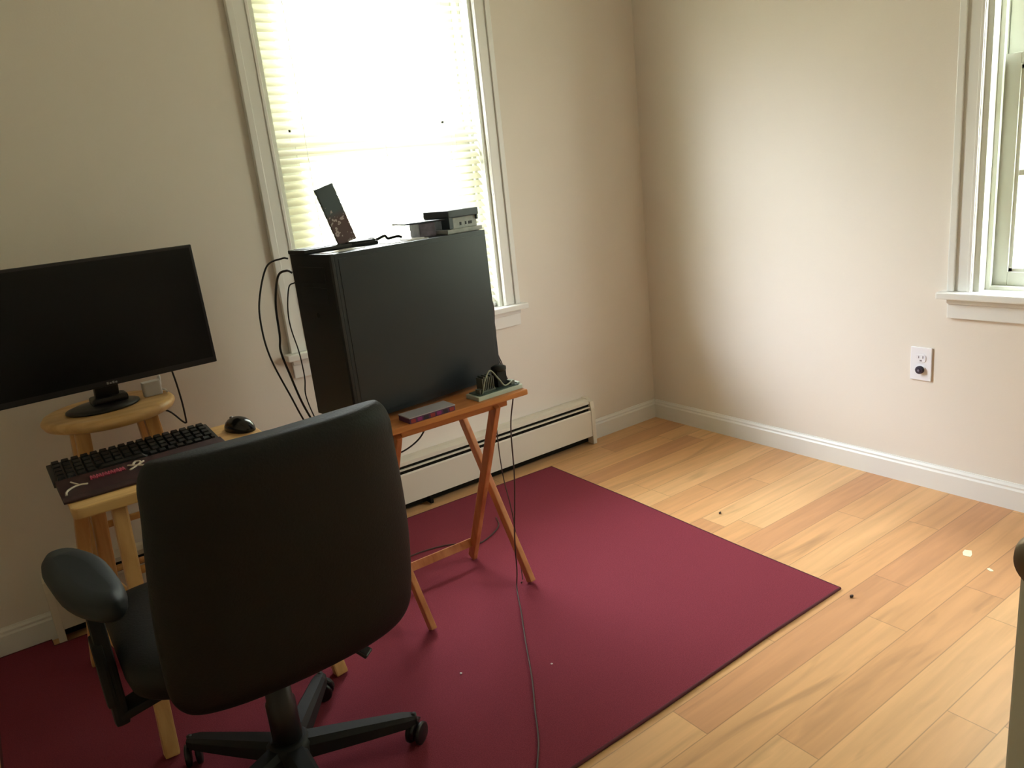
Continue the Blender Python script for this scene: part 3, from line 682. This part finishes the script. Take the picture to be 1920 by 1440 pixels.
# arms
for s in (-1, 1):
    ax = CX+(-.302 if s < 0 else .272)
    bm = nb(); rings = []
    for z, q in ((.545, .75), (.550, .95), (.560, 1.0), (.572, .95), (.580, .75), (.583, .4)):
        ring = []
        for k in range(36):
            a = 2*math.pi*k/36; ca, sa = math.cos(a), math.sin(a)
            x = math.copysign(abs(ca)**.85, ca)*.050*q*(1+.10*sa); y = math.copysign(abs(sa)**.8, sa)*.165*(.9+.1*q)*(1 if q > .5 else q*1.9)
            ring.append(bm.verts.new(K(ax+x+(.026*s*sa if s < 0 else .01*sa), -1.010+y+(.09 if s > 0 else 0), z)))
        rings.append(ring)
    for a, b in zip(rings, rings[1:]):
        for k in range(36): bm.faces.new((a[k], a[(k+1) % 36], b[(k+1) % 36], b[k])).smooth = True
    bm.faces.new(rings[0][::-1]); bm.faces.new(rings[-1])
    link('armrest_pad', bm, mat('soft_black_arm', lin(31, 36, 38), .55, spec=.35) if s < 0 else bpy.data.materials['soft_black_arm'], ch)
    bm = nb(); bar(bm, K(ax+s*.002, -1.06, .30), K(ax, -1.05, .552), .026, .055, (0, 1, 0), .008); bar(bm, K(ax+s*.010, -1.062, .345), K(ax+s*.010, -1.055, .47), .018, .062, (0, 1, 0), .006)
    bar(bm, K(ax+s*.006, -1.06, .316), K(CX+s*.085, -1.06, .352), .055, .018, (0, 0, 1), .005)
    link('arm_post', bm, m_blackm, ch)
# gas lift and base
bm = nb(); lathe(bm, [(.030, 0), (.030, .13), (.026, .135), (.026, .19), (.014, .195), (.014, .275)], 28, K(HX, HY, .075)); link('gas_lift', bm, m_black, ch)
bm = nb(); lathe(bm, [(.040, 0), (.046, .006), (.046, .040), (.036, .052)], 28, K(HX, HY, .065)); link('hub', bm, m_blackm, ch)
for k in range(5):
    a = math.radians(-17+72*k); dx, dy = math.cos(a), math.sin(a)
    bm = nb()
    P0 = K(HX+dx*.03, HY+dy*.03, .092); P1 = K(HX+dx*.262, HY+dy*.262, .070)
    d = (P1-P0).normalized(); s_ = Vector((-dy, dx, 0)); u_ = s_.cross(d)*-1
    if u_.z < 0: u_ = -u_
    secs = []
    for f, w, h in ((0, .027, .020), (.5, .023, .016), (.9, .019, .012), (1, .014, .008)):
        c = P0.lerp(P1, f)
        secs.append([bm.verts.new(c+s_*x*w+u_*y*h) for x, y in ((-1, -1), (-.9, .4), (-.55, 1), (.55, 1), (.9, .4), (1, -1))])
    for A, B in zip(secs, secs[1:]):
        for i in range(6): bm.faces.new((A[i], A[(i+1) % 6], B[(i+1) % 6], B[i]))
    bm.faces.new(secs[0][::-1]); bm.faces.new(secs[-1]); bmesh.ops.recalc_face_normals(bm, faces=bm.faces)
    bl_ = link('base_leg', bm, m_blackm, ch)
    cx, cyy = HX+dx*.262, HY+dy*.262
    ca = a+math.radians(50+40*k)
    cs = nb()
    Mw = Matrix.Translation(K(cx, cyy, RZ+.0245)) @ Matrix.Rotation(ca, 4, 'Z')
    for sd in (-1, 1):
        lathe(cs, [(.014, 0), (.022, .002), (.0245, .006), (.0245, .011), (.021, .013)], 24, M=Mw @ Matrix.Translation((0, sd*.004 if sd > 0 else -.017, 0)) @ Matrix.Rotation(-math.pi/2, 4, 'X') if sd > 0 else Mw @ Matrix.Translation((0, -.004, 0)) @ Matrix.Rotation(math.pi/2, 4, 'X'))
    prism(cs, [(-.012, .012), (-.026, 0), (-.024, .020), (-.008, .032), (.010, .033), (.020, .024), (.012, .018)], -.0035, .0035, 'xz', 0, M=Mw)
    tube(cs, [K(cx, cyy, .055), K(cx, cyy, .080)], .006, 10)
    link('caster', cs, m_black, bl_, True)

# ---------------- small litter and modelled sun flecks ----------------
def bit(nm, x, y, z, r, m, label, cat, sq=(1, 1, .5), rz=0, flat=False):
    bm = nb()
    if flat:
        prism(bm, [(-r, -r*.5), (-r*.2, -r*.62), (r, -r*.4), (r*.9, r*.45), (0, r*.6), (-r*.9, r*.4)], 0, .0008)
    else:
        t = bmesh.new(); bmesh.ops.create_icosphere(t, subdivisions=2, radius=r)
        for v in t.verts: v.co = Vector((v.co.x*sq[0], v.co.y*sq[1], v.co.z*sq[2]))*(1+.2*math.sin(v.co.x*900+v.co.y*700))
        join(bm, t, Matrix.Translation((0, 0, r*sq[2])), smooth=True)
    o = link(nm, bm, m); o.location = (x, y, z); o.rotation_euler = (0, 0, rz); tag(o, label, cat, {'sun_fleck': 'sun flecks built as flat pieces on the wooden floor', 'floor_crumb': 'dark crumbs on the wooden floor', 'lint_speck': 'pale lint specks on the rug'}[nm]); return o
m_fleck = mat('bright_fleck', lin(250, 246, 214), .6); m_crumb = mat('dark_crumb', lin(60, 40, 30), .7); m_lint = mat('pale_lint', lin(214, 196, 196), .8)
bit('sun_fleck', -.373, -1.592, .0003, .020, m_fleck, 'largest sun fleck, a flat cream piece on the wooden floor near the right wall', 'sun fleck', rz=.3, flat=True)  # flecks of sunlight on the planks, built as thin bright pieces
bit('sun_fleck', -.425, -1.675, .0003, .009, m_fleck, 'smaller sun fleck, a flat cream piece nearer the door than the largest one', 'sun fleck', rz=1.0, flat=True)
bit('floor_crumb', -.799, -1.491, .0003, .006, m_crumb, 'dark crumb on the wooden floor beside the right corner of the rug', 'crumb', (1, .7, .6))
bit('floor_crumb', -.631, -.909, .0003, .006, m_crumb, 'dark crumb on the planks between rug and right wall', 'crumb', (1.3, .6, .5), .5)
bit('lint_speck', -1.759, -1.028, RZ, .0035, m_lint, 'pale lint speck on the rug between chair and tray table', 'lint')
bit('lint_speck', -1.571, -1.157, RZ, .003, m_lint, 'pale lint speck on the rug right of the trailing cable', 'lint')

# ---------------- outside ----------------
bm = nb(); box(bm, (-14, -14, -.75), (16, 16, -.70)); link('ground_outside', bm, mat('lawn', lin(112, 114, 92), .9, noise=(3, .2)), **S)
